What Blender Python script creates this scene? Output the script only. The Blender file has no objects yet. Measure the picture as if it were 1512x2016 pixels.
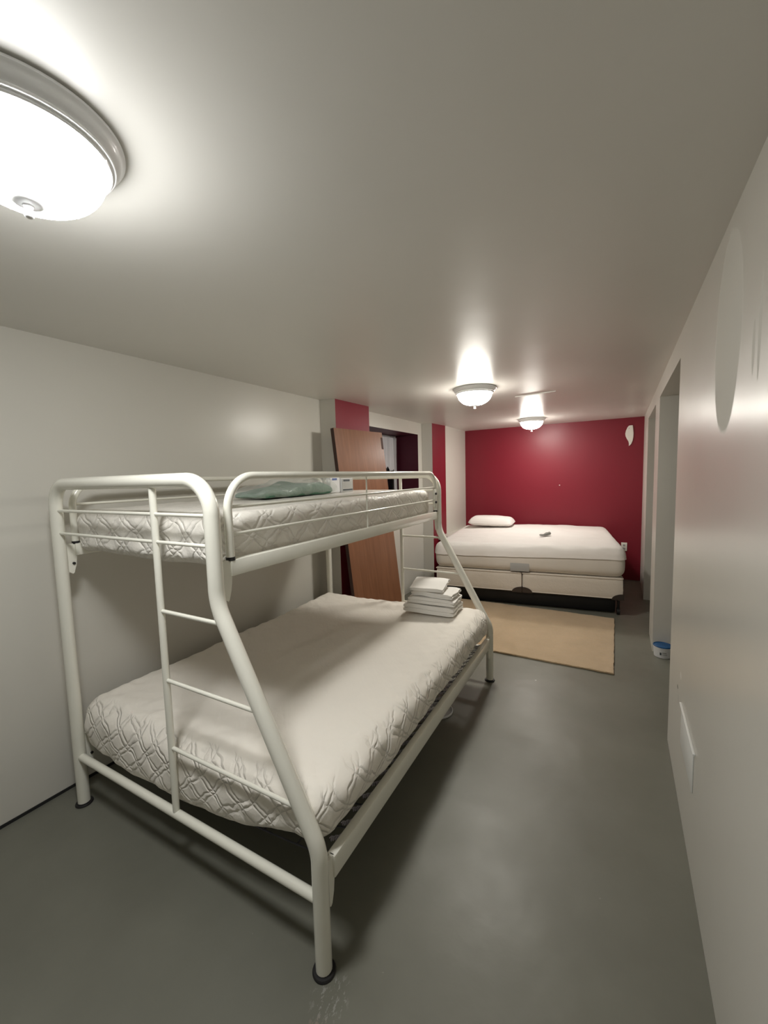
import bpy, bmesh, math, random
from mathutils import Vector, Matrix, noise

random.seed(7)
PI = math.pi
C = bpy.context.scene.collection
sc = bpy.context.scene

# ------------------------------------------------------------------ camera
cam = bpy.data.cameras.new('camera')
cam.sensor_fit = 'VERTICAL'
cam.sensor_height = 36.0
cam.lens = 800.1 / 2016 * 36.0
cam.clip_start = 0.02
cam_o = bpy.data.objects.new('camera', cam)
C.objects.link(cam_o)
Rv = Vector((0.86460976, 0.50172199, -0.02692607))
Uv = Vector((-0.02026092, 0.08836166, 0.99588238))
Fv = Vector((-0.50203532, 0.86050407, -0.0865637))
cam_o.matrix_world = Matrix(((Rv.x, Uv.x, -Fv.x, 0.0), (Rv.y, Uv.y, -Fv.y, 0.0), (Rv.z, Uv.z, -Fv.z, 1.5019), (0, 0, 0, 1)))
sc.camera = cam_o

# ------------------------------------------------------------------ world, exposure
w = bpy.data.worlds.new('world')
w.use_nodes = True
w.node_tree.nodes['Background'].inputs[0].default_value = (0.5, 0.55, 0.6, 1)
w.node_tree.nodes['Background'].inputs[1].default_value = 0.0
sc.world = w
sc.view_settings.view_transform = 'Standard'
sc.view_settings.look = 'None'
sc.view_settings.gamma = 1.0
sc.view_settings.use_curve_mapping = False
sc.view_settings.exposure = 2.52
sc.cycles.max_bounces = 10
sc.cycles.diffuse_bounces = 8
sc.cycles.glossy_bounces = 4
sc.cycles.transparent_max_bounces = 12
sc.cycles.caustics_reflective = False
sc.cycles.caustics_refractive = False
sc.cycles.sample_clamp_indirect = 4.0
LAMP_NEAR, LAMP_MID, LAMP_FAR = 15.0, 18.0, 18.0          # radiance of the three glass domes

# ------------------------------------------------------------------ node helpers
def new_mat(name):
    m = bpy.data.materials.new(name)
    m.use_nodes = True
    nt = m.node_tree
    return m, nt, nt.nodes['Principled BSDF']

def node(nt, kind, **kw):
    n = nt.nodes.new(kind)
    for k, v in kw.items():
        if k in n.inputs:
            n.inputs[k].default_value = v
        else:
            setattr(n, k, v)
    return n

def L(nt, a, b):
    nt.links.new(a, b)

def objcoord(nt, scale=None):
    tc = node(nt, 'ShaderNodeTexCoord')
    if scale is None:
        return tc.outputs['Object']
    mp = node(nt, 'ShaderNodeMapping')
    mp.inputs['Scale'].default_value = scale
    L(nt, tc.outputs['Object'], mp.inputs['Vector'])
    return mp.outputs['Vector']

def ramp(nt, fac, stops):
    r = node(nt, 'ShaderNodeValToRGB')
    el = r.color_ramp.elements
    while len(el) < len(stops):
        el.new(0.5)
    for e, (p, c) in zip(el, stops):
        e.position = p
        e.color = (*c, 1) if len(c) == 3 else c
    L(nt, fac, r.inputs['Fac'])
    return r.outputs['Color']

def add_bump(nt, bs, height, strength, dist=0.01, prev=None):
    b = node(nt, 'ShaderNodeBump')
    b.inputs['Strength'].default_value = strength
    b.inputs['Distance'].default_value = dist
    L(nt, height, b.inputs['Height'])
    if prev:
        L(nt, prev, b.inputs['Normal'])
    L(nt, b.outputs['Normal'], bs.inputs['Normal'])
    return b.outputs['Normal']

def noise_tex(nt, vec, scale, detail=4, rough=0.5, dist=0.0):
    n = node(nt, 'ShaderNodeTexNoise')
    n.inputs['Scale'].default_value = scale
    n.inputs['Detail'].default_value = detail
    n.inputs['Roughness'].default_value = rough
    n.inputs['Distortion'].default_value = dist
    L(nt, vec, n.inputs['Vector'])
    return n.outputs['Fac']

def mixc(nt, fac, a, b):
    m = node(nt, 'ShaderNodeMix')
    m.data_type = 'RGBA'
    for sock, val in ((m.inputs[6], a), (m.inputs[7], b)):
        if hasattr(val, 'is_output'):
            L(nt, val, sock)
        else:
            sock.default_value = (*val, 1)
    if hasattr(fac, 'is_output'):
        L(nt, fac, m.inputs[0])
    else:
        m.inputs[0].default_value = fac
    return m.outputs[2]

def math_n(nt, op, a, b=None, clamp=False):
    m = node(nt, 'ShaderNodeMath')
    m.operation = op
    m.use_clamp = clamp
    for i, v in enumerate((a, b)):
        if v is None:
            continue
        if hasattr(v, 'is_output'):
            L(nt, v, m.inputs[i])
        else:
            m.inputs[i].default_value = v
    return m.outputs[0]

def ellipse_mask(nt, axes, centre, radii, wobble=0.0, soft=0.12):
    """1 inside an ellipse lying in two object axes, e.g. axes='YZ' (a patch with a place of its own)."""
    tc = node(nt, 'ShaderNodeTexCoord')
    sp = node(nt, 'ShaderNodeSeparateXYZ')
    L(nt, tc.outputs['Object'], sp.inputs[0])
    acc = None
    for ax, c, r in zip(axes, centre, radii):
        d = math_n(nt, 'DIVIDE', math_n(nt, 'SUBTRACT', sp.outputs[ax], c), r)
        d = math_n(nt, 'MULTIPLY', d, d)
        acc = d if acc is None else math_n(nt, 'ADD', acc, d)
    if wobble:
        nz = noise_tex(nt, tc.outputs['Object'], 22.0, 3)
        acc = math_n(nt, 'ADD', acc, math_n(nt, 'MULTIPLY', math_n(nt, 'SUBTRACT', nz, 0.5), wobble))
    return math_n(nt, 'DIVIDE', math_n(nt, 'SUBTRACT', 1.0 + soft / 2, acc), soft, True)

def simple(name, col, rough=0.5, metal=0.0, coat=0.0, bump=None, spec=0.5):
    m, nt, bs = new_mat(name)
    bs.inputs['Base Color'].default_value = (*col, 1)
    bs.inputs['Roughness'].default_value = rough
    bs.inputs['Metallic'].default_value = metal
    bs.inputs['Coat Weight'].default_value = coat
    bs.inputs['Specular IOR Level'].default_value = spec
    if bump:
        sc_, st, d = bump
        add_bump(nt, bs, noise_tex(nt, objcoord(nt), sc_, 4), st, d)
    return m

# ------------------------------------------------------------------ materials
def paint(name, col, rough, patches=(), bump=0.07, spots=(), ripple=0.0):
    m, nt, bs = new_mat(name)
    v = objcoord(nt)
    big = noise_tex(nt, v, 1.3, 3)
    c = mixc(nt, big, tuple(x * 0.96 for x in col), tuple(min(1, x * 1.04) for x in col))
    rr = math_n(nt, 'ADD', math_n(nt, 'MULTIPLY', noise_tex(nt, v, 3.0, 3), 0.10), rough - 0.05)
    for axes, ce, ra, wob in patches:                    # dull repaired spots in the gloss paint
        k = ellipse_mask(nt, axes, ce, ra, wob)
        rr = math_n(nt, 'ADD', rr, math_n(nt, 'MULTIPLY', k, 0.55))
    for axes, ce, ra, wob, cc in spots:
        c = mixc(nt, ellipse_mask(nt, axes, ce, ra, wob), c, cc)
    L(nt, c, bs.inputs['Base Color'])
    bs.inputs['Specular IOR Level'].default_value = 0.42
    L(nt, rr, bs.inputs['Roughness'])
    h = noise_tex(nt, v, 3.2, 1)
    if ripple:
        h = math_n(nt, 'ADD', h, math_n(nt, 'MULTIPLY', noise_tex(nt, v, 16.0, 2), ripple))
    add_bump(nt, bs, h, bump, 0.02)
    return m

WHITE = (0.60, 0.585, 0.535)
M_wall = paint('wall_paint_white', WHITE, 0.31)
M_wall_r = paint('wall_paint_white_gloss', WHITE, 0.30,
                 patches=[('YZ', (1.53, 1.88), (0.165, 0.275), 0.15), ('YZ', (1.20, 1.80), (0.012, 0.11), 0.6), ('YZ', (1.245, 1.77), (0.012, 0.06), 0.6)],
                 spots=[('YZ', (2.20, 0.565), (0.022, 0.016), 0.3, (0.8, 0.79, 0.75)), ('YZ', (2.29, 0.47), (0.018, 0.008), 0.4, (0.05, 0.04, 0.03)),
                        ('YZ', (2.255, 0.425), (0.008, 0.025), 0.4, (0.45, 0.44, 0.40))])
M_ceil = paint('ceiling_paint', (0.67, 0.658, 0.62), 0.35, bump=0.10, ripple=0.12)
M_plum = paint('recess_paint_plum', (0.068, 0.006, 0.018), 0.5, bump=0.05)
M_red = paint('wall_paint_red', (0.19, 0.0085, 0.021), 0.42, bump=0.05)

def floor_mat():
    m, nt, bs = new_mat('floor_paint_grey')
    v = objcoord(nt)
    n1 = noise_tex(nt, v, 1.6, 5, 0.6)
    c = ramp(nt, n1, [(0.3, (0.138, 0.138, 0.112)), (0.7, (0.174, 0.174, 0.143))])
    # small pale paint chips and rusty worn spots
    vo = node(nt, 'ShaderNodeTexVoronoi')
    vo.inputs['Scale'].default_value = 3.1
    L(nt, v, vo.inputs['Vector'])
    chip = math_n(nt, 'LESS_THAN', vo.outputs['Distance'], 0.022)
    c = mixc(nt, math_n(nt, 'MULTIPLY', chip, 0.75), c, (0.5, 0.5, 0.47))
    sp = math_n(nt, 'GREATER_THAN', noise_tex(nt, v, 21.0, 4, 0.6), 0.74)
    c = mixc(nt, math_n(nt, 'MULTIPLY', sp, 0.5), c, (0.3, 0.29, 0.27))
    fine = math_n(nt, 'GREATER_THAN', noise_tex(nt, objcoord(nt, (1.0, 0.45, 1.0)), 85.0, 5, 0.7), 0.56)
    for ce, ra, col in [((-0.70, 0.815), (0.05, 0.06), (0.38, 0.38, 0.36)), ((-0.50, 0.76), (0.04, 0.05), (0.32, 0.24, 0.19)),
                        ((-0.68, 0.735), (0.04, 0.03), (0.30, 0.23, 0.19))]:
        k = math_n(nt, 'MULTIPLY', ellipse_mask(nt, 'XY', ce, ra, 1.0, 1.2), fine)
        c = mixc(nt, math_n(nt, 'MULTIPLY', k, 0.45), c, col)
    L(nt, c, bs.inputs['Base Color'])
    L(nt, ramp(nt, noise_tex(nt, v, 2.5, 4), [(0.3, (0.34,) * 3), (0.75, (0.50,) * 3)]), bs.inputs['Roughness'])
    h = math_n(nt, 'ADD', noise_tex(nt, v, 4.0, 3), math_n(nt, 'MULTIPLY', noise_tex(nt, v, 70.0, 3), 0.05))
    add_bump(nt, bs, h, 0.3, 0.012)
    return m
M_floor = floor_mat()
M_dark = simple('dark_gap', (0.012, 0.012, 0.012), 0.9)
M_enamel = simple('white_enamel', (0.76, 0.75, 0.67), 0.22, coat=0.3, bump=(14.0, 0.06, 0.01))
M_rubber = simple('black_rubber', (0.012, 0.011, 0.012), 0.5)
M_pan = simple('lamp_enamel', (0.84, 0.85, 0.86), 0.3, coat=0.2)
M_steel = simple('grey_wire', (0.10, 0.10, 0.12), 0.4, 0.8)
M_tie = simple('spring_tie', (0.45, 0.42, 0.50), 0.4, 0.5)

def fabric(name, col, rough=0.85, weave=420.0, wr=None, coat=0.0, st=0.25):
    m, nt, bs = new_mat(name)
    v = objcoord(nt)
    n = noise_tex(nt, v, 3.0, 4)
    c = mixc(nt, n, tuple(x * 0.95 for x in col), tuple(min(1, x * 1.03) for x in col))
    L(nt, c, bs.inputs['Base Color'])
    bs.inputs['Roughness'].default_value = rough
    bs.inputs['Sheen Weight'].default_value = 0.15
    bs.inputs['Coat Weight'].default_value = coat
    bs.inputs['Coat Roughness'].default_value = 0.16
    nrm = add_bump(nt, bs, noise_tex(nt, v, weave, 2), st, 0.0015)
    if wr:
        nrm = add_bump(nt, bs, noise_tex(nt, v, wr[0], 4, 0.55, 1.2), wr[1], wr[2], nrm)
    if coat:
        b = node(nt, 'ShaderNodeBump')
        b.inputs['Strength'].default_value = 0.7
        b.inputs['Distance'].default_value = 0.02
        L(nt, noise_tex(nt, v, 9.0, 5, 0.6, 2.0), b.inputs['Height'])
        L(nt, b.outputs['Normal'], bs.inputs['Coat Normal'])
    return m
def quilted(m, size, depth, topk):
    """stitched diamond quilting on the side panels of a mattress, fading out over its top"""
    nt = m.node_tree
    bs = nt.nodes['Principled BSDF']
    tc = node(nt, 'ShaderNodeTexCoord')
    sp = node(nt, 'ShaderNodeSeparateXYZ')
    nw = node(nt, 'ShaderNodeTexNoise')
    nw.inputs['Scale'].default_value = 7.0
    nw.inputs['Detail'].default_value = 3
    L(nt, tc.outputs['Object'], nw.inputs['Vector'])
    vm = node(nt, 'ShaderNodeVectorMath')
    vm.operation = 'MULTIPLY_ADD'
    L(nt, nw.outputs['Color'], vm.inputs[0])
    vm.inputs[1].default_value = (0.075, 0.075, 0.075)
    L(nt, tc.outputs['Object'], vm.inputs[2])
    L(nt, vm.outputs[0], sp.inputs[0])
    a = math_n(nt, 'ADD', sp.outputs['X'], sp.outputs['Y'])
    b = sp.outputs['Z']
    hs = []
    for sg in (1, -1):
        t = math_n(nt, 'DIVIDE', math_n(nt, 'ADD', a, math_n(nt, 'MULTIPLY', b, 1.25 * sg)), size)
        fr_ = math_n(nt, 'ABSOLUTE', math_n(nt, 'SUBTRACT', math_n(nt, 'FRACT', t), 0.5))
        g1 = math_n(nt, 'DIVIDE', math_n(nt, 'ABSOLUTE', math_n(nt, 'SUBTRACT', fr_, 0.38)), 0.10, True)
        hs.append(math_n(nt, 'POWER', g1, 0.6))
    h = math_n(nt, 'MINIMUM', hs[0], hs[1])
    ge = node(nt, 'ShaderNodeNewGeometry')
    sn = node(nt, 'ShaderNodeSeparateXYZ')
    L(nt, ge.outputs['Normal'], sn.inputs[0])
    side = math_n(nt, 'SUBTRACT', 1.0, math_n(nt, 'DIVIDE', math_n(nt, 'SUBTRACT', math_n(nt, 'ABSOLUTE', sn.outputs['Z']), 0.80), 0.18, True))
    amp = math_n(nt, 'MAXIMUM', side, topk)
    h = math_n(nt, 'MULTIPLY', h, amp)
    prev = bs.inputs['Normal'].links[0].from_socket
    add_bump(nt, bs, h, 0.75, depth, prev)
    return m
M_pad = fabric('mattress_cover', (0.80, 0.76, 0.69), wr=(16.0, 0.22, 0.01))
M_plasticpad = fabric('mattress_in_plastic', (0.76, 0.73, 0.67), wr=(18.0, 0.3, 0.01), coat=0.8)
quilted(M_pad, 0.135, 0.008, 0.05)
quilted(M_plasticpad, 0.16, 0.006, 0.04)
M_sheet = fabric('white_sheet', (0.80, 0.77, 0.74), wr=(9.0, 0.2, 0.01))
M_tick = fabric('mattress_ticking', (0.66, 0.62, 0.56))
M_box = fabric('box_spring_ticking', (0.62, 0.57, 0.50), wr=(30.0, 0.3, 0.008))
M_towel = fabric('white_terry', (0.80, 0.78, 0.74), weave=260.0, st=0.6)
M_tag = simple('grey_label', (0.36, 0.36, 0.35), 0.6)
M_guard = simple('brown_plastic', (0.035, 0.025, 0.02), 0.35)
M_black = simple('black_metal_and_shade', (0.010, 0.010, 0.011), 0.5)
M_lace = fabric('lace_white', (0.62, 0.62, 0.66), 0.8, 160.0)
M_grey = fabric('grey_cloth', (0.22, 0.22, 0.20), 0.8)
M_plaq = simple('white_ceramic', (0.78, 0.76, 0.70), 0.5)
M_blue = simple('blue_plastic', (0.007, 0.075, 0.21), 0.4)
M_tub = simple('white_plastic', (0.72, 0.73, 0.74), 0.4)
M_ink = simple('dark_print', (0.05, 0.06, 0.07), 0.6)
M_card = simple('card_grey_white', (0.40, 0.40, 0.385), 0.6)
M_bluelab = simple('blue_print', (0.10, 0.15, 0.36), 0.6)
M_vent = simple('vent_white', (0.74, 0.75, 0.73), 0.35)
M_green = fabric('green_cloth', (0.060, 0.19, 0.115), 0.8, wr=(25.0, 0.6, 0.02))

def wood_mat(name, c1, c2, c3, rough=0.35):
    m, nt, bs = new_mat(name)
    v = objcoord(nt, (1.0, 9.0, 0.55))
    n = noise_tex(nt, v, 2.4, 6, 0.6, 1.5)
    f = noise_tex(nt, objcoord(nt, (1.0, 60.0, 1.4)), 4.0, 4)
    c = ramp(nt, n, [(0.25, c1), (0.5, c2), (0.8, c3)])
    c = mixc(nt, math_n(nt, 'MULTIPLY', f, 0.35), c, c1)
    L(nt, c, bs.inputs['Base Color'])
    bs.inputs['Roughness'].default_value = rough
    add_bump(nt, bs, f, 0.1, 0.004)
    return m
M_wood = wood_mat('door_veneer', (0.135, 0.052, 0.022), (0.19, 0.080, 0.038), (0.25, 0.112, 0.056))
M_woodedge = simple('door_edge', (0.05, 0.022, 0.016), 0.6)

def rug_mat():
    m, nt, bs = new_mat('rug_pile')
    v = objcoord(nt)
    n = noise_tex(nt, v, 3.0, 5, 0.6)
    f = noise_tex(nt, v, 190.0, 3)
    c = ramp(nt, n, [(0.3, (0.45, 0.33, 0.20)), (0.7, (0.57, 0.42, 0.265))])
    c = mixc(nt, math_n(nt, 'MULTIPLY', f, 0.4), c, (0.36, 0.26, 0.155))
    L(nt, c, bs.inputs['Base Color'])
    bs.inputs['Roughness'].default_value = 0.95
    bs.inputs['Sheen Weight'].default_value = 0.3
    add_bump(nt, bs, f, 0.8, 0.006)
    return m
M_rug = rug_mat()

def emit(name, col, strength):
    m, nt, bs = new_mat(name)
    bs.inputs['Base Color'].default_value = (0.8, 0.8, 0.78, 1)
    bs.inputs['Roughness'].default_value = 0.15
    bs.inputs['Emission Color'].default_value = (*col, 1)
    # bulbs sit in the middle of the bowl: its glass is brightest at the bottom, weaker towards the rim
    sp = node(nt, 'ShaderNodeSeparateXYZ')
    L(nt, objcoord(nt), sp.inputs[0])
    mr = node(nt, 'ShaderNodeMapRange')
    mr.inputs['From Min'].default_value = -0.045
    mr.inputs['From Max'].default_value = -0.120
    mr.inputs['To Min'].default_value = strength * 0.09
    mr.inputs['To Max'].default_value = strength * 1.38
    L(nt, sp.outputs['Z'], mr.inputs['Value'])
    L(nt, mr.outputs['Result'], bs.inputs['Emission Strength'])
    return m

def clear_plastic(name, tint, amount, bump=(12.0, 0.6)):
    m, nt, bs = new_mat(name)
    out = nt.nodes['Material Output']
    bs.inputs['Base Color'].default_value = (*tint, 1)
    bs.inputs['Roughness'].default_value = 0.12
    add_bump(nt, bs, noise_tex(nt, objcoord(nt), bump[0], 4, 0.6, 1.5), bump[1], 0.02)
    tr = node(nt, 'ShaderNodeBsdfTransparent')
    mx = node(nt, 'ShaderNodeMixShader')
    mx.inputs[0].default_value = amount
    L(nt, tr.outputs[0], mx.inputs[1])
    L(nt, bs.outputs[0], mx.inputs[2])
    L(nt, mx.outputs[0], out.inputs['Surface'])
    return m
M_film = clear_plastic('clear_film', (0.80, 0.82, 0.80), 0.30)
M_lid = clear_plastic('clear_lid', (0.8, 0.8, 0.8), 0.35, (4.0, 0.05))

def glass_dark():
    m, nt, bs = new_mat('window_glass_night')
    bs.inputs['Base Color'].default_value = (0.006, 0.006, 0.010, 1)
    bs.inputs['Roughness'].default_value = 0.05
    return m
M_glass = glass_dark()

# ------------------------------------------------------------------ mesh helpers
def obj(name, bm, mats, parent=None, smooth=True, label=None):
    me = bpy.data.meshes.new(name)
    bmesh.ops.recalc_face_normals(bm, faces=bm.faces[:])
    bm.to_mesh(me)
    bm.free()
    for m in (mats if isinstance(mats, (list, tuple)) else [mats]):
        me.materials.append(m)
    if smooth:
        for p in me.polygons:
            p.use_smooth = True
        try:
            me.set_sharp_from_angle(angle=math.radians(38))
        except Exception:
            pass
    o = bpy.data.objects.new(name, me)
    C.objects.link(o)
    if parent:
        o.parent = parent
    if label:
        o['label'] = label
    return o

def thing(name, label, cat, loc=(0, 0, 0), rot=(0, 0, 0), group=None):
    o = bpy.data.objects.new(name, None)
    o.empty_display_size = 0.1
    C.objects.link(o)
    o.location = loc
    o.rotation_euler = rot
    o['label'] = label
    o['category'] = cat
    if group:
        o['group'] = group
    return o

def tag(o, label, cat, group=None):
    o['label'] = label
    o['category'] = cat
    if group:
        o['group'] = group
    return o

def struct(name, bm, mats, parent=None, smooth=False):
    o = obj(name, bm, mats, parent, smooth)
    if not parent:
        o['kind'] = 'structure'
    return o

def add_box(bm, x0, x1, y0, y1, z0, z1, mi=0, bevel=0.0):
    vs = [bm.verts.new((x, y, z)) for z in (z0, z1) for x, y in ((x0, y0), (x1, y0), (x1, y1), (x0, y1))]
    q = [(0, 3, 2, 1), (4, 5, 6, 7), (0, 1, 5, 4), (1, 2, 6, 5), (2, 3, 7, 6), (3, 0, 4, 7)]
    fs = [bm.faces.new([vs[i] for i in f]) for f in q]
    for f in fs:
        f.material_index = mi
    if bevel:
        es = list({e for f in fs for e in f.edges})
        r = bmesh.ops.bevel(bm, geom=es, offset=bevel, segments=2, affect='EDGES', profile=0.5)
        for f in r['faces']:
            f.material_index = mi
    return fs

def box_bm(*a, **k):
    bm = bmesh.new()
    add_box(bm, *a, **k)
    return bm

def fillet(pts, radii, seg=10):
    """polyline with rounded corners; radii per inner corner"""
    pts = [Vector(p) for p in pts]
    out = [pts[0]]
    for i in range(1, len(pts) - 1):
        p, a, b = pts[i], pts[i - 1], pts[i + 1]
        r = radii[i - 1]
        d1, d2 = (a - p).normalized(), (b - p).normalized()
        ang = d1.angle(d2)
        if r <= 0 or ang > PI - 1e-3:
            out.append(p)
            continue
        t = r / math.tan(ang / 2)
        bis = (d1 + d2).normalized()
        c = p + bis * (r / math.sin(ang / 2))
        s, e = p + d1 * t - c, p + d2 * t - c
        tot = s.angle(e)
        ax = s.cross(e).normalized()
        for k in range(seg + 1):
            out.append(c + Matrix.Rotation(tot * k / seg, 3, ax) @ s)
    out.append(pts[-1])
    return out

def add_tube(bm, pts, r, n=16, cap=True, mi=0):
    pts = [Vector(p) for p in pts]
    rr = r if isinstance(r, (list, tuple)) else [r] * len(pts)
    tang = []
    for i in range(len(pts)):
        a = pts[max(i - 1, 0)]
        b = pts[min(i + 1, len(pts) - 1)]
        tang.append((b - a).normalized())
    t0 = tang[0]
    up = Vector((0, 0, 1)) if abs(t0.z) < 0.9 else Vector((1, 0, 0))
    nrm = (up - t0 * up.dot(t0)).normalized()
    rings = []
    for i, p in enumerate(pts):
        t = tang[i]
        nrm = (nrm - t * nrm.dot(t)).normalized()
        bn = t.cross(nrm)
        rings.append([bm.verts.new(p + (nrm * math.cos(2 * PI * k / n) + bn * math.sin(2 * PI * k / n)) * rr[i]) for k in range(n)])
    for a, b in zip(rings, rings[1:]):
        for k in range(n):
            f = bm.faces.new((a[k], a[(k + 1) % n], b[(k + 1) % n], b[k]))
            f.material_index = mi
    if cap:
        for ring, rev in ((rings[0], True), (rings[-1], False)):
            f = bm.faces.new(list(reversed(ring)) if rev else ring)
            f.material_index = mi
    return rings

def tube_bm(pts, r, n=16, cap=True):
    bm = bmesh.new()
    add_tube(bm, pts, r, n, cap)
    return bm

def lathe_bm(prof, n=48, cap_bottom=False, cap_top=False):
    bm = bmesh.new()
    rings = []
    for r, z in prof:
        if r < 1e-6:
            rings.append([bm.verts.new((0, 0, z))])
        else:
            rings.append([bm.verts.new((r * math.cos(2 * PI * k / n), r * math.sin(2 * PI * k / n), z)) for k in range(n)])
    for a, b in zip(rings, rings[1:]):
        for k in range(n):
            k2 = (k + 1) % n
            if len(a) == 1:
                bm.faces.new((a[0], b[k], b[k2]))
            elif len(b) == 1:
                bm.faces.new((a[k], a[k2], b[0]))
            else:
                bm.faces.new((a[k], a[k2], b[k2], b[k]))
    if cap_bottom and len(rings[0]) > 1:
        bm.faces.new(list(reversed(rings[0])))
    if cap_top and len(rings[-1]) > 1:
        bm.faces.new(rings[-1])
    return bm

def rbox_bm(sx, sy, sz, r, step, fn=None):
    """rounded box, base at z = 0, centred in x and y, finely gridded; fn(p, n) -> new p"""
    bm = bmesh.new()
    h = (sx / 2, sy / 2, sz / 2)
    def axis(s):
        n = max(2, int(round(s / step)))
        return [-s / 2 + s * i / n for i in range(n + 1)]
    ax = [axis(sx), axis(sy), axis(sz)]
    cache = {}
    def vert(p):
        key = tuple(round(c, 5) for c in p)
        if key not in cache:
            rr = [min(r, hh) for hh in h]
            core = Vector([max(-hh + q, min(hh - q, c)) for c, hh, q in zip(p, h, rr)])
            d = Vector(p) - core
            n_ = d.normalized() if d.length > 1e-9 else Vector((0, 0, 1))
            # scale each axis so that thin pads keep an elliptic edge
            P = core + Vector([n_[i] * rr[i] for i in range(3)])
            P.z += h[2]
            if fn:
                P = fn(P, n_)
            cache[key] = bm.verts.new(P)
        return cache[key]
    for a, b, c in ((0, 1, 2), (1, 2, 0), (2, 0, 1)):
        for s in (-1, 1):
            for i in range(len(ax[a]) - 1):
                for j in range(len(ax[b]) - 1):
                    q = []
                    for di, dj in ((0, 0), (1, 0), (1, 1), (0, 1)):
                        p = [0, 0, 0]
                        p[a] = ax[a][i + di]
                        p[b] = ax[b][j + dj]
                        p[c] = s * h[c]
                        q.append(vert(p))
                    if s < 0:
                        q.reverse()
                    try:
                        bm.faces.new(q)
                    except ValueError:
                        pass
    return bm

def prism_bm(poly, z0, z1, mats=None, bm=None):
    bm = bm or bmesh.new()
    lo = [bm.verts.new((x, y, z0)) for x, y in poly]
    hi = [bm.verts.new((x, y, z1)) for x, y in poly]
    n = len(poly)
    for k in range(n):
        f = bm.faces.new((lo[k], lo[(k + 1) % n], hi[(k + 1) % n], hi[k]))
        f.material_index = mats[k] if mats else 0
    bm.faces.new(list(reversed(lo)))
    bm.faces.new(hi)
    return bm

def nz(p, s, seed=0.0):
    return noise.noise(Vector((p[0] * s + seed, p[1] * s + seed * 1.7, p[2] * s - seed)))

def sstep(a, b, x):
    t = max(0.0, min(1.0, (x - a) / (b - a)))
    return t * t * (3 - 2 * t)

# ------------------------------------------------------------------ the room
H = 2.198
XL, XR = -2.336, 0.254
Y0, YB = -1.7, 6.407
WT = 0.135            # thickness of the right-hand wall
OY0, OY1, OZ0, OZ1 = 3.72, 4.945, 0.858, 2.045       # window recess in the left wall

bm = bmesh.new()
prism_bm([(XL - 0.7, Y0 - 0.1), (1.75, Y0 - 0.1), (1.75, YB + 0.15), (XL - 0.7, YB + 0.15)], -0.12, 0.0, bm=bm)
struct('floor', bm, M_floor)
bm = prism_bm([(XL - 0.7, Y0 - 0.1), (1.75, Y0 - 0.1), (1.75, YB + 0.15), (XL - 0.7, YB + 0.15)], H, H + 0.12)
struct('ceiling', bm, M_ceil)

bm = bmesh.new()
OUT = XL - 0.62
# near wall, red pier and the start of the recess (0 white, 1 red)
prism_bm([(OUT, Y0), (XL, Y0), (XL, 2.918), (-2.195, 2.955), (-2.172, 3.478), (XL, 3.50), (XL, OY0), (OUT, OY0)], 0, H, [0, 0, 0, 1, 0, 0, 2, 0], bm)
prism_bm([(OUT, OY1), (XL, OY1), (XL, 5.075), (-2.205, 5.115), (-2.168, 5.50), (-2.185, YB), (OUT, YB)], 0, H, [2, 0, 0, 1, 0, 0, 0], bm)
for z0, z1 in ((0, OZ0), (OZ1, H)):
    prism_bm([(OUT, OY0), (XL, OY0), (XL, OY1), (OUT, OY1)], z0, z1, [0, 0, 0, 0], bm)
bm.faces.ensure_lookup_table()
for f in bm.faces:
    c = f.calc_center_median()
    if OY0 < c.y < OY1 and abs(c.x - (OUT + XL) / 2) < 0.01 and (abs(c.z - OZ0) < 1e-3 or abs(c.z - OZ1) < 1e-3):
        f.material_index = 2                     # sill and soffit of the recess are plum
struct('wall_left', bm, [M_wall, M_red, M_plum])

struct('wall_back', box_bm(XL - 0.7, XR + WT, YB, YB + 0.14, 0, H), M_red)
struct('wall_hall_end', box_bm(XR + WT, 1.75, YB, YB + 0.14, 0, H), M_wall)
struct('wall_front', box_bm(XL - 0.7, 1.75, Y0 - 0.14, Y0, 0, H), M_wall)

D1, D1F, D2, D2F, ZD = 2.633, 3.917, 4.352, 5.482, 2.070
bm = bmesh.new()
for a, b in ((Y0, D1), (D1F, D2), (D2F, YB)):
    add_box(bm, XR, XR + WT, a, b, 0, H)
for a, b in ((D1, D1F), (D2, D2F)):
    add_box(bm, XR, XR + WT, a, b, ZD, H)
struct('wall_right', bm, M_wall_r)
struct('wall_hall', box_bm(1.60, 1.75, Y0, YB, 0, H), M_wall)
struct('baseboard_left', box_bm(XL, XL + 0.006, Y0, 2.915, 0, 0.013), M_dark)
# a raised seam in the ceiling between the middle and the far lamp
struct('trim_1', tube_bm([(-0.85, 3.892, H + 0.001), (-0.68, 3.872, H - 0.001), (-0.50, 3.852, H + 0.001)], 0.006, 8), M_ceil, smooth=True)

# window at the back of the recess
WX = -2.668
win = thing('window_1', 'small dark basement window deep in the plum-lined wall recess', 'window', (WX, (OY0 + OY1) / 2, OZ0))
win['kind'] = 'structure'
hw, wh = (OY1 - OY0) / 2, OZ1 - OZ0
bm = bmesh.new()
for a in ((-hw, -hw + 0.06, 0, wh), (hw - 0.06, hw, 0, wh), (-hw + 0.06, hw - 0.06, 0, 0.06), (-hw + 0.06, hw - 0.06, wh - 0.06, wh), (-0.02, 0.02, 0.06, wh - 0.06)):
    add_box(bm, -0.05, 0.0, a[0], a[1], a[2], a[3], bevel=0.003)
obj('window_frame', bm, M_tub, win)
obj('pane', box_bm(-0.04, -0.03, -hw + 0.06, hw - 0.06, 0.06, wh - 0.06), M_glass, win)

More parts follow.
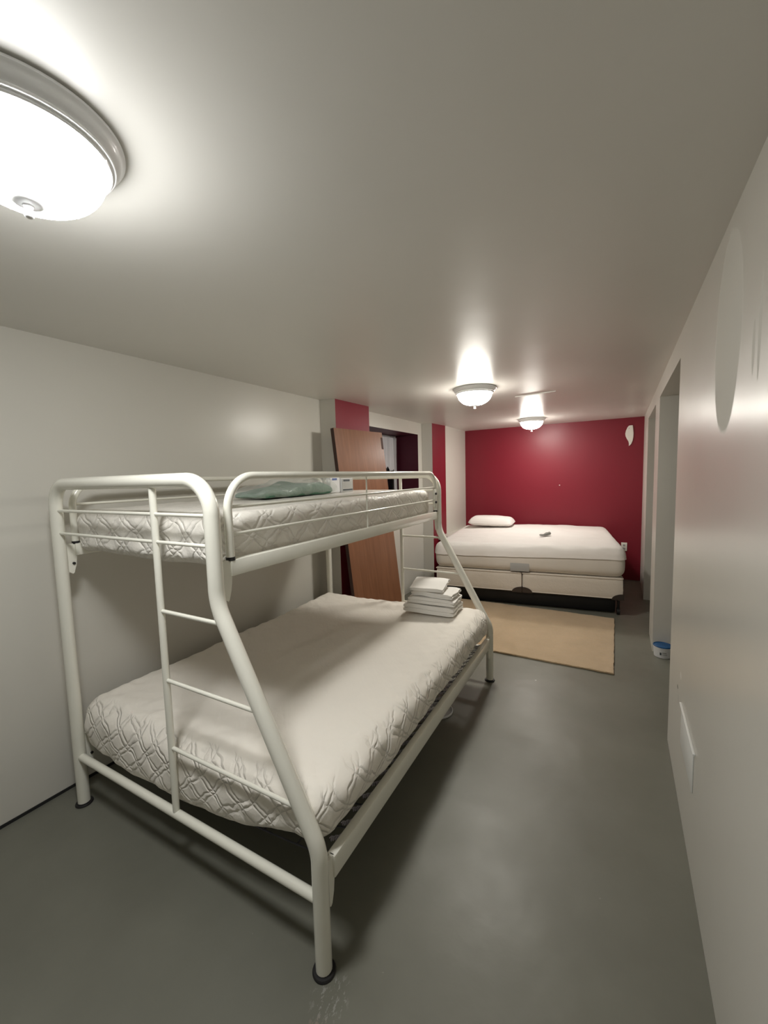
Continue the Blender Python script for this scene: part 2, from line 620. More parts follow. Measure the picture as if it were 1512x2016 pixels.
# ------------------------------------------------------------------ ceiling lights
def ceiling_light(x, y, strength, col, label):
    t = thing('ceiling_light', label, 'ceiling light', (x, y, H), group='flush ceiling lights')
    K = 0.91
    pan = [(0.0, 0.0), (0.183, 0.0), (0.190, -0.003), (0.190, -0.008), (0.184, -0.012), (0.182, -0.016), (0.177, -0.025), (0.168, -0.031), (0.170, -0.034),
           (0.169, -0.037), (0.161, -0.039), (0.163, -0.042), (0.161, -0.045), (0.154, -0.045), (0.150, -0.036), (0.0, -0.034)]
    obj('pan', lathe_bm([(r * K, z) for r, z in pan], 72), M_pan, t)
    prof = [(0.152 * K, -0.040)]
    for k in range(1, 15):
        a = k / 14 * PI / 2
        prof.append((0.152 * K * math.cos(a) ** 0.8 if k < 14 else 0.0, -0.040 - 0.094 * math.sin(a)))
    obj('dome', lathe_bm(prof, 72), emit('lamp_glass', col, strength), t)
    fin = [(0.0, -0.132), (0.026, -0.1330), (0.028, -0.136), (0.025, -0.139), (0.020, -0.141), (0.010, -0.143), (0.007, -0.147), (0.0065, -0.150), (0.0085, -0.153), (0.0095, -0.158),
           (0.008, -0.163), (0.004, -0.166), (0.0, -0.167)]
    obj('finial', lathe_bm(fin, 28), M_pan, t)
    return t
ceiling_light(-1.026, 0.393, LAMP_NEAR, (1.0, 1.0, 0.985), 'nearest flush dome ceiling light, cut off by the left edge, above the bunk bed')
ceiling_light(-1.045, 3.310, LAMP_MID, (1.0, 0.955, 0.87), 'middle flush dome ceiling light, second nearest, between bunk bed and rug')
ceiling_light(-1.015, 5.600, LAMP_FAR, (1.0, 0.955, 0.87), 'farthest flush dome ceiling light, in front of the red back wall')

# ------------------------------------------------------------------ bunk bed
BX, BY, BANG = -2.1675, 0.8241, 0.0218
bed = thing('bunk_bed', 'white tubular metal bunk bed, narrow above and wide below, by the left wall', 'bunk bed', (BX, BY, 0), (0, 0, BANG))
bw, bW, bL = 1.031, 1.4135, 1.98
zt, zk1, zk2 = 1.5076, 0.402, 1.100
za, zb, zr = 1.3902, 1.2897, 0.2373
lu = 0.7215
rungs = (1.0346, 0.7708, 0.5055)
RP = 0.0255
def diag_u(z):
    return bW + (bw - bW) * (z - zk1) / (zk2 - zk1)
for v in (0.0, bL):
    path = fillet([(0, v, 0.012), (0, v, zt), (bw, v, zt), (bw, v, zk2), (bW, v, zk1), (bW, v, 0.012)], [0.10, 0.115, 0.20, 0.16], 12)
    obj('end_frame', tube_bm(path, RP, 20), M_enamel, bed)
    obj('ladder_post', tube_bm([(lu, v, zr), (lu, v, zt)], 0.0125, 14), M_enamel, bed)
    obj('bottom_rail', tube_bm([(0, v, zr), (bW, v, zr)], 0.0165, 14), M_enamel, bed)
    for z in (za, zb):
        obj('end_rod', tube_bm([(0, v, z), (bw, v, z)], 0.0068, 10), M_enamel, bed)
    for z in rungs:
        obj('rung', tube_bm([(lu, v, z), (diag_u(z) - 0.004, v, z)], 0.0075, 10), M_enamel, bed)
    for u in (0, bW):
        bm = lathe_bm([(0.0, 0.0), (0.034, 0.0), (0.036, 0.002), (0.036, 0.005), (0.033, 0.009), (0.0275, 0.009), (0.0, 0.008)], 28)
        bmesh.ops.translate(bm, verts=bm.verts[:], vec=(u, v, 0))
        obj('foot_cap', bm, M_rubber, bed, label='black rubber foot cap')

def side_rail(u, z0, z1, inward):
    bm = bmesh.new()
    x0, x1 = (u - 0.017, u + 0.014) if inward < 0 else (u - 0.014, u + 0.017)
    add_box(bm, x0, x1, 0.055, bL - 0.055, z0, z1, bevel=0.004)
    obj('side_rail', bm, M_enamel, bed)
    for e, s in ((0.0, 1), (bL, -1)):
        bm = bmesh.new()                         # hooked end plate below the rail
        a, b = e + s * 0.022, e + s * 0.062
        prof = [(a, z1), (b, z1), (b, z0), (e + s * 0.056, z0 - 0.045), (e + s * 0.046, z0 - 0.078), (e + s * 0.040, z0 - 0.083), (a, z0 - 0.070)]
        f = bm.faces.new([bm.verts.new((u - 0.006, y, z)) for y, z in prof])
        ex = bmesh.ops.extrude_face_region(bm, geom=[f])
        bmesh.ops.translate(bm, verts=[q for q in ex['geom'] if isinstance(q, bmesh.types.BMVert)], vec=(0.012, 0, 0))
        br = obj('bracket', bm, M_enamel, bed, smooth=False)
        if u > 0.5:
            continue
        bm = bmesh.new()
        add_tube(bm, [(u - 0.012, e + s * 0.046, z0 - 0.035), (u + 0.012, e + s * 0.046, z0 - 0.035)], 0.006, 10)
        obj('bolt', bm, M_rubber, br, label='black bolt')
for u, i in ((0.0, 1), (bw, -1)):
    side_rail(u, 1.180, 1.236, i)
for u, i in ((0.0, 1), (bW, -1)):
    side_rail(u, 0.262, 0.335, i)

for u, s in ((bw, 1), (0.0, -1)):
    v0, v1 = 0.064, 1.928
    ztop = 1.518
    g = obj('guard_rail', tube_bm(fillet([(u, v0, 1.243), (u, v0, ztop), (u, v1, ztop), (u, v1, 1.243)], [0.115, 0.115], 12), 0.0145, 16), M_enamel, bed)
    for z in (1.414, 1.321):
        obj('guard_rod', tube_bm([(u, v0, z), (u, v1, z)], 0.0062, 10), M_enamel, g)
    obj('guard_post', tube_bm([(u, 0.962, 1.236), (u, 0.962, ztop)], 0.0045, 8), M_enamel, g)
    for v in (v0, v1):
        obj('end_plug', tube_bm([(u, v, 1.2335), (u, v, 1.2455)], 0.0155, 16), M_rubber, g, label='black end plug')
    for z in (1.369, 1.306):
        obj('bolt', tube_bm([(u + s * 0.008, 1.905, z), (u + s * 0.021, 1.905, z)], 0.0085, 12), M_rubber, g, label='black bolt head')
    obj('clamp_plate', box_bm(u - 0.006, u + 0.012 * s if s > 0 else u + 0.006, 1.892, 1.945, 1.27, 1.40, bevel=0.003), M_enamel, g)

# wire decks that carry the mattresses
def deck(z, u0, u1, sag, va=0.09):
    bm = bmesh.new()
    nv, nu = 17, 9
    def zz(a, b):
        return z - sag * math.sin(PI * a) ** 0.6 * (0.7 + 0.3 * math.sin(PI * b)) if 0 < a < 1 else z
    for j in range(nv):
        b = j / (nv - 1)
        v = va + (bL - 0.09 - va) * b
        add_tube(bm, [(u0 + (u1 - u0) * a / 16, v, zz(a / 16, b)) for a in range(17)], 0.003, 6)
    for i in range(1, nu):
        a = i / nu
        add_tube(bm, [(u0 + (u1 - u0) * a, va + (bL - 0.09 - va) * k / 12, zz(a, k / 12)) for k in range(13)], 0.003, 6)
    return bm
obj('spring_deck', deck(0.292, 0.02, bW - 0.02, 0.075), M_steel, bed, label='grey wire spring deck')
obj('spring_deck', deck(1.200, 0.015, bw - 0.015, 0.010, 0.35), M_steel, bed, label='grey wire spring deck')
tie0 = None
for k in range(26):
    v = 0.14 + k * 0.068
    if tie0 is None:
        pts = [(-0.05 * q / 24, 0.007 * math.cos(q * 1.4), -0.03 * q / 24 + 0.007 * math.sin(q * 1.4)) for q in range(25)]
        tie0 = tie = obj('tie_spring', tube_bm(pts, 0.0022, 6), M_tie, bed)
    else:
        tie = tie0.copy()
        C.objects.link(tie)
        tie.parent = bed
    tie.location = (bW - 0.017, v, 0.318)

# ------------------------------------------------------------------ bunk mattresses
def quilt(a, b, s):
    """raised diamonds between stitched lines"""
    p, q = (a + b) / s, (a - b) / s
    return (abs(math.sin(PI * p)) * abs(math.sin(PI * q))) ** 0.45

def lower_fn(p, n):
    u = p.x + 0.70                                 # 0 .. 1.40 across
    v = p.y + 0.955
    h = p.z / 0.245
    zb_ = 0.225 + 0.125 * sstep(0.80, 1.36, u) + 0.02 * nz((u, v, 0), 4.0)
    zb_ += 0.035 * sstep(0.12, 0.0, u)
    zt_ = 0.502 + 0.030 * sstep(0.3, 1.3, u) + 0.020 * sstep(1.2, 1.9, v) - 0.012 * math.sin(PI * min(1, max(0, u / 1.4)))
    zt_ += 0.008 * nz((u, v, 0), 2.5, 3.0)
    z = zb_ + (zt_ - zb_) * h
    q = p.copy()
    q.z = z
    side = 1 - abs(n.z)
    wob = Vector((nz((u, v, z), 9.0, 1.0), nz((u, v, z), 9.0, 5.0), nz((u, v, z), 9.0, 9.0)))
    if side > 0.3:
        t = u if abs(n.y) > abs(n.x) else v
        k = quilt(t + 0.035 * wob.x, z * 0.8 + 0.035 * wob.y, 0.105) * 0.005 + 0.009 * nz((u, v, z), 11.0, 2.0)
        q += Vector((n.x, n.y, 0)) * k * sstep(0.3, 0.7, side)
        q += Vector((n.x, n.y, 0)) * 0.018 * math.sin(PI * max(0, min(1, h)))
    top = max(0, n.z)
    edge = min(u, 1.40 - u, v, 1.91 - v)
    near = sstep(0.30, 0.02, edge)
    q.z += top * (quilt(u + 0.05 * wob.x, v + 0.05 * wob.y, 0.14) * (0.0015 + 0.005 * near) + near * 0.006 * nz((u, v, 0), 22.0, 4.0) - 0.002 * near)
    if n.z < -0.3:
        q.z += 0.012 * nz((u, v, 0), 8.0, 7.0)
    return q
m_low = obj('mattress', rbox_bm(1.40, 1.91, 0.245, 0.065, 0.0135, lower_fn), M_pad)
tag(m_low, 'wide cream quilted mattress sagging on the lower bunk, folded towels on it', 'mattress')
ca, sa = math.cos(BANG), math.sin(BANG)
def bedpt(u, v, z=0.0):
    return Vector((BX + u * ca - v * sa, BY + u * sa + v * ca, z))
m_low.location = bedpt(0.70, 0.990, 0)
m_low.rotation_euler = (0, 0, BANG)

def upper_fn(p, n):
    u = p.x + 0.485
    v = p.y + 0.94
    h = p.z / 0.19
    zb_ = 1.200 + 0.016 * nz((u, v, 0), 5.0, 2.0)
    zt_ = 1.388 + 0.012 * sstep(0.0, 1.8, v) + 0.005 * nz((u, v, 0), 3.0, 6.0)
    z = zb_ + (zt_ - zb_) * h
    q = p.copy()
    q.z = z
    side = 1 - abs(n.z)
    if side > 0.3:
        t = u if abs(n.y) > abs(n.x) else v
        wob = nz((u, v, z), 8.0, 1.0)
        k = (quilt(t + 0.04 * wob, z + 0.03 * wob, 0.12) * 0.006 + 0.008 * nz((u, v, z), 14.0, 2.0)) * sstep(0.3, 0.7, side)
        if abs(n.x) > abs(n.y):
            k *= 0.55
        q += Vector((n.x, n.y, 0)) * k
    elif n.z > 0:
        q.z += 0.003 * nz((u, v, 0), 14.0, 4.0)
    return q
m_up = obj('mattress', rbox_bm(0.955, 1.87, 0.19, 0.045, 0.0135, upper_fn), M_plasticpad)
tag(m_up, 'narrow white quilted mattress wrapped in shiny plastic on the upper bunk', 'mattress')
m_up.location = bedpt(0.512, 0.990, 0)
m_up.rotation_euler = (0, 0, BANG)

# ------------------------------------------------------------------ things on the upper bunk
def bag_fn(p, n):
    f = 1 - 0.55 * abs(p.y / 0.345) ** 2.2
    q = p.copy()
    q.z = p.z * f * (0.85 + 0.35 * nz(p, 6.0, 4.0)) * (0.75 + 0.35 * sstep(-0.35, 0.15, p.y))
    q.x += 0.02 * nz(p, 7.0, 8.0)
    q.z += 0.008 * nz(p, 22.0, 1.0) * (1 if p.z > 0.02 else 0)
    return q
bag = thing('bedding_bag', 'folded green bedding in a clear plastic bag on the upper bunk', 'bag', bedpt(0.42, 1.030, 1.400), (0, 0, BANG))
obj('green_bedding', rbox_bm(0.26, 0.62, 0.080, 0.035, 0.016, bag_fn), M_green, bag, label='green folded cloth')
def film_fn(p, n):
    q = bag_fn(p * 0.93, n)
    q = Vector((q.x * 1.1, q.y * 1.12, max(0.0, q.z * 1.22)))
    q += n * 0.008 * nz(p, 11.0, 3.0)
    q.z = max(0.001, q.z + 0.014 * abs(nz(p, 9.0, 5.0)))
    return q
obj('plastic_film', rbox_bm(0.28, 0.68, 0.095, 0.042, 0.016, film_fn), M_film, bag, label='clear crinkled plastic film')

def package(name, label, v0, v1, hgt, card_mat, lines, u=0.50):
    t = thing(name, label, 'package', bedpt(u, (v0 + v1) / 2, 1.399), (0, 0, BANG))
    d = (v1 - v0) / 2
    obj('pack', box_bm(-0.035, 0.0, -d, d, 0.0, hgt, bevel=0.006), M_tub, t)
    obj('label_card', box_bm(0.0, 0.0015, -d * 0.92, d * 0.92, 0.004, hgt * 0.97), card_mat, t, smooth=False)
    for (a, b, z0, z1, m) in lines:
        obj('print', box_bm(0.0015, 0.0022, a * d, b * d, z0 * hgt, z1 * hgt), m, t, smooth=False)
    return t
package('bedding_package', 'white bedding package with a grey printed label, standing right of the green bag', 1.50, 1.645, 0.100, M_card,
        [(-0.75, 0.35, 0.77, 0.90, M_ink), (-0.75, 0.55, 0.62, 0.66, M_tag), (-0.75, 0.6, 0.50, 0.54, M_tag), (-0.75, 0.5, 0.40, 0.43, M_tag), (-0.85, 0.85, 0.12, 0.22, M_ink)])
package('bedding_package', 'plain white bedding package with a small blue tag, between green bag and grey label', 1.375, 1.492, 0.105, M_tub,
        [(-0.6, 0.35, 0.83, 0.97, M_bluelab)], 0.49)

# ------------------------------------------------------------------ folded towels on the lower bunk
def towel_bm(length, depth, layers, pitch, seed, lift=0.0):
    """sheet folded back and forth (folds run along x), seen as layers from the ends"""
    cl = []
    n = 14
    for k in range(layers):
        z = pitch * (k + 0.5)
        xs = [(-depth / 2 + pitch / 2) + (depth - pitch) * i / n for i in range(n + 1)]
        if k % 2:
            xs.reverse()
        cl += [(x, z) for x in xs]
        if k < layers - 1:
            end = xs[-1]
            s = 1 if k % 2 == 0 else -1
            for a in (30, 60, 90, 120, 150):
                r = math.radians(a)
                cl.append((end + s * pitch / 2 * math.sin(r), z + pitch / 2 - pitch / 2 * math.cos(r)))
    t = pitch * 0.47
    bm = bmesh.new()
    nx = 22
    rows = []
    for i in range(nx + 1):
        x = -length / 2 + length * i / nx
        top, bot = [], []
        for j, (y, z) in enumerate(cl):
            a = Vector(cl[max(j - 1, 0)])
            b = Vector(cl[min(j + 1, len(cl) - 1)])
            d = (b - a).normalized()
            nn = Vector((-d.y, d.x))
            edge = sstep(length / 2, length / 2 - 0.03, abs(x))
            tt = t * (0.55 + 0.45 * edge)
            dx = 0.012 * nz((x, y, z), 9.0, seed) + 0.008 * nz((0, y, z), 40.0, seed)
            dz = 0.009 * nz((x, y, z * 0.4), 7.0, seed + 3) - 0.010 * sstep(length / 2 - 0.05, length / 2, abs(x)) * (z / 0.07)
            lf = lift * sstep(-depth / 2, depth / 2, y)
            for side, lst in ((1, top), (-1, bot)):
                lst.append(bm.verts.new((x + dx, y + nn.x * tt * side, max(0.0, z + nn.y * tt * side + dz + lf))))
        rows.append((top, bot))
    m = len(cl)
    for (t0, b0), (t1, b1) in zip(rows, rows[1:]):
        for j in range(m - 1):
            bm.faces.new((t0[j], t0[j + 1], t1[j + 1], t1[j]))
            bm.faces.new((b0[j + 1], b0[j], b1[j], b1[j + 1]))
        bm.faces.new((t0[0], t1[0], b1[0], b0[0]))
        bm.faces.new((t1[-1], t0[-1], b0[-1], b1[-1]))
    for (t0, b0) in (rows[0], rows[-1]):
        for j in range(m - 1):
            bm.faces.new((t0[j], b0[j], b0[j + 1], t0[j + 1]))
    return bm
tz = 0.553
for (name, lab, ln, dp, ly, pt_, off, rz, z, sd, lift) in [
        ('towel', 'thick folded white towel, bottom of the stack on the lower bunk', 0.365, 0.235, 2, 0.031, (0.0, 0.0), 0.02, 0.0, 1.0, 0.0),
        ('towel', 'folded white towel in the middle of the stack on the lower bunk', 0.335, 0.225, 2, 0.0225, (0.012, 0.004), 0.05, 0.067, 4.0, 0.0),
        ('towel', 'loosely folded white towel second from the top of the stack', 0.30, 0.20, 2, 0.0165, (0.02, 0.008), -0.02, 0.114, 8.0, 0.006),
        ('towel', 'small white washcloth folded on top of the towel stack', 0.240, 0.20, 2, 0.012, (-0.022, 0.0), 0.10, 0.155, 12.0, 0.034)]:
    o = obj(name, towel_bm(ln, dp, ly, pt_, sd, lift), M_towel)
    tag(o, lab, 'towel', 'folded white towels stacked on the lower bunk')
    o.location = bedpt(1.075 + off[0], 1.745 + off[1], tz + z)
    o.rotation_euler = (0, 0, BANG + rz)

# ------------------------------------------------------------------ leaning wooden door
door = thing('door_slab', 'brown wooden door slab leaning against the red pier behind the bunk bed', 'door', (0, 0, 0))
TL = Vector((-2.15, 2.860, 1.934))
yaw, tilt, roll = -0.051, 0.099, -0.019
wd = Vector((-math.sin(yaw), math.cos(yaw), 0))
nn = Vector((math.cos(yaw), math.sin(yaw), 0))
dn = Vector((0, 0, -1)) * math.cos(tilt) + nn * math.sin(tilt)
wd, dn = wd * math.cos(roll) + dn * math.sin(roll), dn * math.cos(roll) - wd * math.sin(roll)
nrm = wd.cross(-dn).normalized()
dlen = 1.925
base = TL + dn * dlen
door.matrix_world = Matrix(((nrm.x, wd.x, -dn.x, base.x), (nrm.y, wd.y, -dn.y, base.y), (nrm.z, wd.z, -dn.z, base.z), (0, 0, 0, 1)))
bm = bmesh.new()
add_box(bm, -0.036, 0.0, 0.0, 0.76, 0.0, dlen)
for f in bm.faces:
    if abs(f.normal.x) < 0.5 and not (f.calc_center_median().x > -0.001 or f.calc_center_median().x < -0.035):
        f.material_index = 1
obj('panel', bm, [M_wood, M_woodedge], door, smooth=False)
obj('chipped_edge', box_bm(-0.02, 0.0012, 0.722, 0.7612, dlen - 0.17, dlen - 0.05, bevel=0.004), M_woodedge, door, label='dark chipped hinge notch')

# ------------------------------------------------------------------ curtain in the window recess
bm = bmesh.new()
ny, nzv = 90, 34
ys = [OY0 + 0.03 + (OY1 - OY0 - 0.10) * i / ny for i in range(ny + 1)]
grid = []
for i, y in enumerate(ys):
    hem = 1.60 + 0.05 * noise.noise(Vector((y * 9, 0, 0))) + 0.07 * noise.noise(Vector((y * 31, 2, 0)))
    if y > OY1 - 0.16:
        hem = OZ0 + 0.02
    col = []
    for j in range(nzv + 1):
        z = hem + (OZ1 - 0.03 - hem) * j / nzv
        col.append(bm.verts.new((WX + 0.035 + 0.012 * math.sin(y * 70) + 0.006 * math.sin(y * 31 + z * 3), y, z)))
    grid.append(col)
for a, b in zip(grid, grid[1:]):
    for j in range(nzv):
        bm.faces.new((a[j], a[j + 1], b[j + 1], b[j]))
cur = obj('curtain', bm, M_lace)
md = cur.modifiers.new('thickness', 'SOLIDIFY')
md.thickness = 0.002
tag(cur, 'ragged white lace curtain hanging in the window recess', 'curtain')

# ------------------------------------------------------------------ far bed by the red wall
FA = 0.1265
fbx, fby = -1.893, 4.455                           # near left corner of the bed
bl_, bd_ = 1.955, 1.70
def farpt(a, b, z=0.0):
    c, s = math.cos(FA), math.sin(FA)
    return Vector((fbx + a * c - b * s, fby + a * s + b * c, z))
zf0, zf1, zf2 = 0.185, 0.405, 0.70
fr = thing('bed_frame', 'low black bed frame with an added shade block, under the split box springs', 'bed frame', farpt(0, 0), (0, 0, FA))
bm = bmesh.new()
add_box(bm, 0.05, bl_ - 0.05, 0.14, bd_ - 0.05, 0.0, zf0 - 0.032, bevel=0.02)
obj('base', bm, M_black, fr)  # solid black block added to stand for the shade under the bed
obj('rail', box_bm(0.03, bl_ - 0.03, 0.10, 0.136, zf0 - 0.040, zf0 - 0.004, bevel=0.003), M_black, fr)
obj('rail', box_bm(0.03, bl_ - 0.03, bd_ - 0.048, bd_ - 0.012, zf0 - 0.040, zf0 - 0.004, bevel=0.003), M_black, fr)
for a in (0.05, bl_ / 2, bl_ - 0.05):
    obj('crossbar', box_bm(a - 0.018, a + 0.018, 0.10, bd_ - 0.03, zf0 - 0.031, zf0 - 0.005), M_black, fr)
for a in (0.03, bl_ - 0.03):
    obj('caster', tube_bm([(a - 0.014, 0.10, 0.036), (a + 0.014, 0.10, 0.036)], 0.036, 20), M_black, fr)
    obj('leg', tube_bm([(a, 0.10, 0.06), (a, 0.10, zf0 - 0.04)], 0.013, 12), M_black, fr)

def boxspring(a0, a1, label):
    t = thing('box_spring', label, 'box spring', farpt((a0 + a1) / 2, bd_ / 2, zf0), (0, 0, FA), group='split box springs of the far bed')
    sx = a1 - a0
    def fn(p, n):
        q = p.copy()
        if abs(n.z) < 0.7:
            q += Vector((n.x, n.y, 0)) * (0.003 * nz(p, 26.0, a0) + 0.003 * math.sin(PI * p.z / 0.22))
        return q
    obj('body', rbox_bm(sx, bd_, zf1 - zf0, 0.02, 0.03, fn), M_box, t)
    bm = bmesh.new()
    for zc in (0.010, zf1 - zf0 - 0.008):
        add_tube(bm, fillet([(-sx / 2, -bd_ / 2, zc), (sx / 2, -bd_ / 2, zc), (sx / 2, bd_ / 2, zc), (-sx / 2, bd_ / 2, zc), (-sx / 2, -bd_ / 2 + 0.001, zc)], [0.03] * 3, 5), 0.005, 8)
    obj('piping', bm, M_box, t)
    for s in (-1, 1):
        bm = bmesh.new()                         # moulded corner guard: quarter-round shield on the corner
        n = 10
        outer = []
        for k in range(n + 1):
            an = PI / 2 * k / n
            outer.append((0.105 * math.cos(an), 0.062 * math.sin(an)))
        pts = [(0, 0)] + outer
        f1 = bm.faces.new([bm.verts.new((s * (sx / 2 - x), -bd_ / 2 - 0.008, z - 0.004)) for x, z in pts])
        f2 = bm.faces.new([bm.verts.new((s * (sx / 2 + 0.007), -bd_ / 2 + x, z - 0.004)) for x, z in pts])
        for f in (f1, f2):
            ex = bmesh.ops.extrude_face_region(bm, geom=[f])
            vec = (0, 0.006, 0) if f is f1 else (-s * 0.006, 0, 0)
            bmesh.ops.translate(bm, verts=[q for q in ex['geom'] if isinstance(q, bmesh.types.BMVert)], vec=vec)
        obj('corner_guard', bm, M_guard, t, smooth=False, label='dark brown plastic corner guard')
    return t
boxspring(0.0, bl_ / 2 - 0.004, 'left cream box spring under the far mattress')
boxspring(bl_ / 2 + 0.004, bl_, 'right cream box spring under the far mattress')

def far_shape(p, n, grow=0.0):
    a = p.x + bl_ / 2
    b = p.y + bd_ / 2
    q = p.copy()
    h = p.z / (zf2 - zf1)
    mid = math.sin(PI * max(0, min(1, a / bl_)))
    q.z = p.z + h * (0.030 * sstep(0.0, 0.7, b) * mid + 0.02 * sstep(0.1, 1.7, a) * (1 - 0.4 * mid))
    if abs(n.z) < 0.75:
        q += Vector((n.x, n.y, 0)) * (0.014 * math.sin(PI * max(0, min(1, h))) + 0.004 * nz((a, b, p.z), 6.0, 2.0))
    return q
mfar = thing('mattress', 'thick mattress with a white fitted sheet on the far bed by the red wall', 'mattress', farpt(bl_ / 2, bd_ / 2, zf1), (0, 0, FA))
obj('body', rbox_bm(bl_ + 0.01, bd_, zf2 - zf1, 0.07, 0.024, far_shape), M_tick, mfar)
obj('label_patch', box_bm(-0.125, 0.075, -bd_ / 2 - 0.0140, -bd_ / 2 - 0.0085, 0.014, 0.105, bevel=0.002), M_tag, mfar, label='grey printed mattress label')
def sheet_fn(p, n):
    s = 1.0
    q = far_shape(p, n)
    q += n * 0.010
    a, b = p.x, p.y
    if n.z > 0.3:
        q.z += 0.006 * nz((a, b, 0), 5.0, 1.0) + 0.003 * nz((a, b, 0), 13.0, 2.0)
        e = sstep(-bd_ / 2 + 0.30, -bd_ / 2 + 0.02, b)
        q.z += e * 0.008 * nz((a * 1.2, b * 6, 0), 5.0, 3.0)
    else:
        q += Vector((n.x, n.y, 0)) * 0.003 * nz((a, b, p.z), 12.0, 6.0)
    return q
bm = rbox_bm(bl_ + 0.01, bd_, zf2 - zf1, 0.07, 0.024)
hem_z = 0.172
bmesh.ops.bisect_plane(bm, geom=bm.verts[:] + bm.edges[:] + bm.faces[:], plane_co=(0, 0, hem_z), plane_no=(0, 0, 1), clear_inner=True)
bm.normal_update()
for v in bm.verts:
    p = v.co.copy()
    low = sstep(hem_z + 0.05, hem_z, p.z)
    q = sheet_fn(p, v.normal.copy())
    q.z += low * (0.010 * math.sin(p.x * 2.2) + 0.006 * noise.noise(Vector((p.x * 6, p.y * 6, 0))))
    v.co = q
sh = obj('fitted_sheet', bm, M_sheet, mfar, label='white fitted sheet over the upper half')
md = sh.modifiers.new('thickness', 'SOLIDIFY')
md.thickness = 0.003
md.offset = -1

def pillow_fn(p, n):
    a, b = p.x / 0.31, p.y / 0.21
    e = max(0.0, 1 - abs(a) ** 6.0) ** 0.5 * max(0.0, 1 - abs(b) ** 3.5) ** 0.5
    q = p.copy()
    c = 0.05
    q.z = c + (p.z - c) * (0.10 + 1.05 * e)
    q.z = q.z * 0.95 + 0.006 * nz(p, 8.0, 3.0) - c * 0.6 * (1 - e) * 0.6
    q.x *= 1 - 0.10 * (1 - abs(a)) * b * b
    q.z += 0.01 * sstep(0.2, -0.3, p.x)
    return q
pil = obj('pillow', rbox_bm(0.62, 0.42, 0.125, 0.055, 0.018, pillow_fn), M_sheet)
tag(pil, 'white pillow at the back left of the far bed', 'pillow')
pil.location = farpt(0.45, 1.42, zf2 + 0.054)
pil.rotation_euler = (0, 0, FA - 0.05)

def lump_fn(p, n):
    q = p.copy()
    t = p.x / 0.07
    q.y += 0.012 * math.sin(t * 2.4)
    q.z *= 0.8 + 0.35 * t + 0.2 * nz(p, 30.0, 2.0)
    q.z += 0.008 * sstep(-0.2, 1, t)
    return q
lp = obj('cloth_bundle', rbox_bm(0.135, 0.055, 0.032, 0.015, 0.008, lump_fn), M_grey)
tag(lp, 'small grey crumpled bundle lying on the far bed', 'cloth')
lp.location = farpt(1.20, 0.50, zf2 + 0.052)
lp.rotation_euler = (0, 0, FA + 0.35)

# pale ledge between the far bed and the wall
struct('trim_2', box_bm(-2.20, -2.05, 5.25, YB, 0.60, 0.655, bevel=0.006), M_wall)

# ------------------------------------------------------------------ rug
def rug_fn(p, n):
    q = p.copy()
    ed = min(0.86 - abs(p.x), 0.645 - abs(p.y))
    q.z = p.z * (1.0 + 0.30 * nz((p.x, p.y, 0), 60.0, 1.0)) + 0.0025 * nz((p.x, p.y, 0), 6.0, 4.0)
    q.z = max(q.z, 0.0)
    q.x += 0.006 * nz((0, p.y, 0), 12.0, 2.0) + 0.003 * nz((p.x, p.y, 0), 60.0, 5.0)
    q.y += 0.006 * nz((p.x, 0, 0), 9.0, 8.0) + 0.003 * nz((p.x, p.y, 0), 60.0, 7.0)
    return q
rug = obj('rug', rbox_bm(1.72, 1.29, 0.017, 0.007, 0.0125, rug_fn), M_rug)
tag(rug, 'beige shag rug on the grey floor before the far bed', 'rug')
rug.location = (-0.88, 3.955, 0)
rug.rotation_euler = (0, 0, 0.008)

# ------------------------------------------------------------------ small things
# clear round lid on the floor under the bunk
t = thing('clear_dish', 'clear round plastic dish on the floor under the bunk bed', 'dish', (-0.985, 2.30, 0))
obj('disc', lathe_bm([(0.0, 0.008), (0.080, 0.008), (0.088, 0.012), (0.092, 0.012), (0.094, 0.0), (0.090, 0.0), (0.086, 0.006), (0.0, 0.004)], 40), M_lid, t)
obj('rim', lathe_bm([(0.092, 0.0), (0.097, 0.002), (0.098, 0.011), (0.095, 0.014), (0.092, 0.012)], 40), M_tub, t, label='whitish rim')

# tub by the doorway
t = thing('plastic_tub', 'small white plastic tub with a blue lid on the floor at the doorway', 'tub', (0.320, 3.845, 0))
obj('body', lathe_bm([(0.0, 0.0), (0.055, 0.0), (0.059, 0.004), (0.065, 0.074), (0.0665, 0.084), (0.064, 0.088), (0.0, 0.086)], 40), M_tub, t)
obj('tub_lid', lathe_bm([(0.064, 0.0855), (0.0675, 0.088), (0.0670, 0.094), (0.062, 0.096), (0.060, 0.092), (0.0, 0.091)], 40), M_blue, t, label='blue lid')
for (a0, a1, z0, z1, m) in [(-1.95, -1.78, 0.028, 0.050, M_ink), (-1.70, -1.25, 0.045, 0.053, M_tag), (-1.70, -1.15, 0.032, 0.037, M_tag)]:
    bm = bmesh.new()
    pr = None
    for k in range(9):
        an = a0 + (a1 - a0) * k / 8
        c = []
        for z in (z0, z1):
            r = 0.0590 + 0.006 * (z - 0.004) / 0.070 + 0.0012
            c.append(bm.verts.new((r * math.cos(an), r * math.sin(an), z)))
        if pr:
            bm.faces.new((pr[0], c[0], c[1], pr[1]))
        pr = c
    obj('print', bm, m, t, label='printed mark')

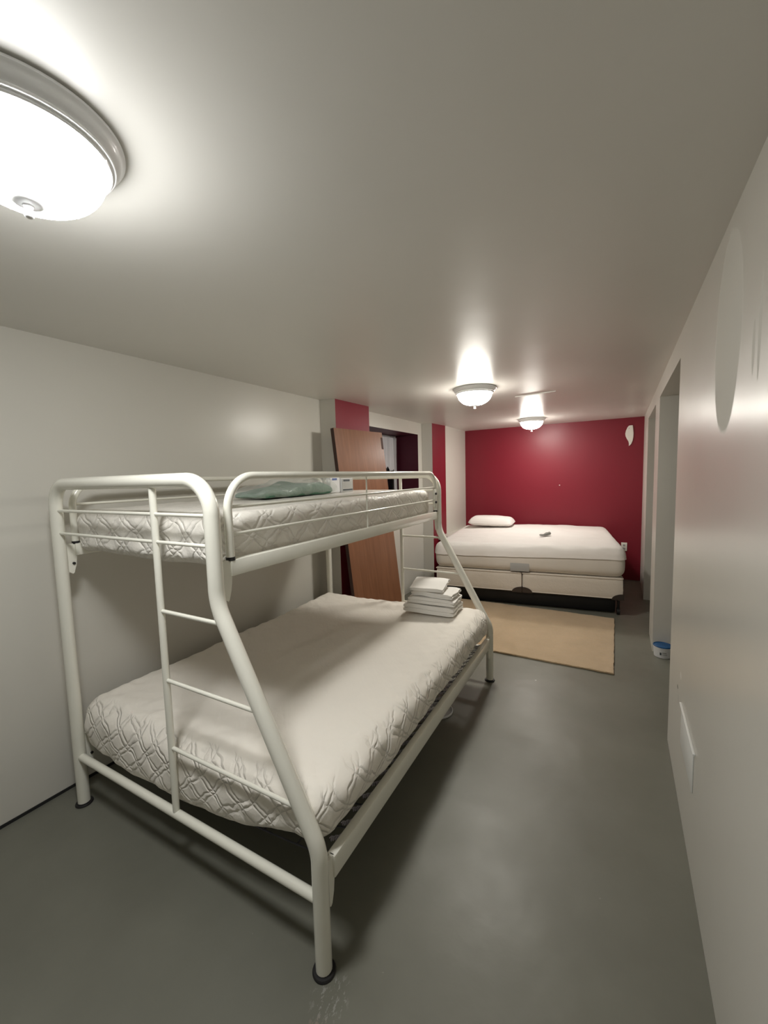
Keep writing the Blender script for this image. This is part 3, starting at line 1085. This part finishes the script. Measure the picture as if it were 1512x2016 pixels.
# vent cover low on the right wall
t = thing('vent_cover', 'white vent cover low on the right wall', 'vent', (XR, 1.95, 0.30))
bm = bmesh.new()
add_box(bm, -0.004, 0.0, -0.170, 0.165, 0.0, 0.145, bevel=0.0015)
obj('plate', bm, M_vent, t)
obj('top_flange', box_bm(-0.009, 0.0, -0.198, 0.190, 0.162, 0.170, bevel=0.002), M_vent, t)

# leaf-shaped plaque and nail on the red wall
bm = bmesh.new()
out = [(-0.012, 0.135), (0.024, 0.135), (0.030, 0.09), (0.035, 0.03), (0.034, -0.02), (0.026, -0.07), (0.010, -0.112), (-0.010, -0.132), (-0.016, -0.133), (-0.015, -0.10),
       (-0.022, -0.072), (-0.040, -0.04), (-0.055, -0.005), (-0.060, 0.03), (-0.053, 0.07), (-0.038, 0.108), (-0.025, 0.128)]
f = bm.faces.new([bm.verts.new((x, 0.0, z)) for x, z in out])
ex = bmesh.ops.extrude_face_region(bm, geom=[f])
bmesh.ops.translate(bm, verts=[q for q in ex['geom'] if isinstance(q, bmesh.types.BMVert)], vec=(0, -0.014, 0))
bmesh.ops.bevel(bm, geom=[e for e in bm.edges if abs(e.verts[0].co.y + 0.014) < 1e-4 and abs(e.verts[1].co.y + 0.014) < 1e-4], offset=0.003, segments=2, affect='EDGES')
t = thing('wall_plaque', 'white leaf-shaped plaque high on the red back wall at right', 'plaque', (0.100, YB, 1.958))
obj('leaf', bm, M_plaq, t)
obj('screw_hole', tube_bm([(-0.018, -0.0150, 0.098), (-0.018, -0.010, 0.098)], 0.005, 10), M_tag, t, label='grey screw hole')
n_ = obj('nail', tube_bm([(-0.766, YB, 1.311), (-0.766, YB - 0.018, 1.311), (-0.766, YB - 0.018, 1.311), (-0.766, YB - 0.022, 1.311)], [0.002, 0.002, 0.0075, 0.0075], 10), M_plaq)
tag(n_, 'small pale nail in the middle of the red back wall', 'nail')
t = thing('wall_outlet', 'pale wall outlet on the red wall right of the far bed', 'outlet', (0.058, YB, 0.40))
obj('cover_plate', box_bm(-0.035, 0.035, -0.007, 0.0, 0.0, 0.115, bevel=0.003), M_plaq, t)
for z in (0.034, 0.078):
    obj('socket', box_bm(-0.014, 0.014, -0.009, -0.006, z - 0.014, z + 0.014, bevel=0.001), M_tag, t)
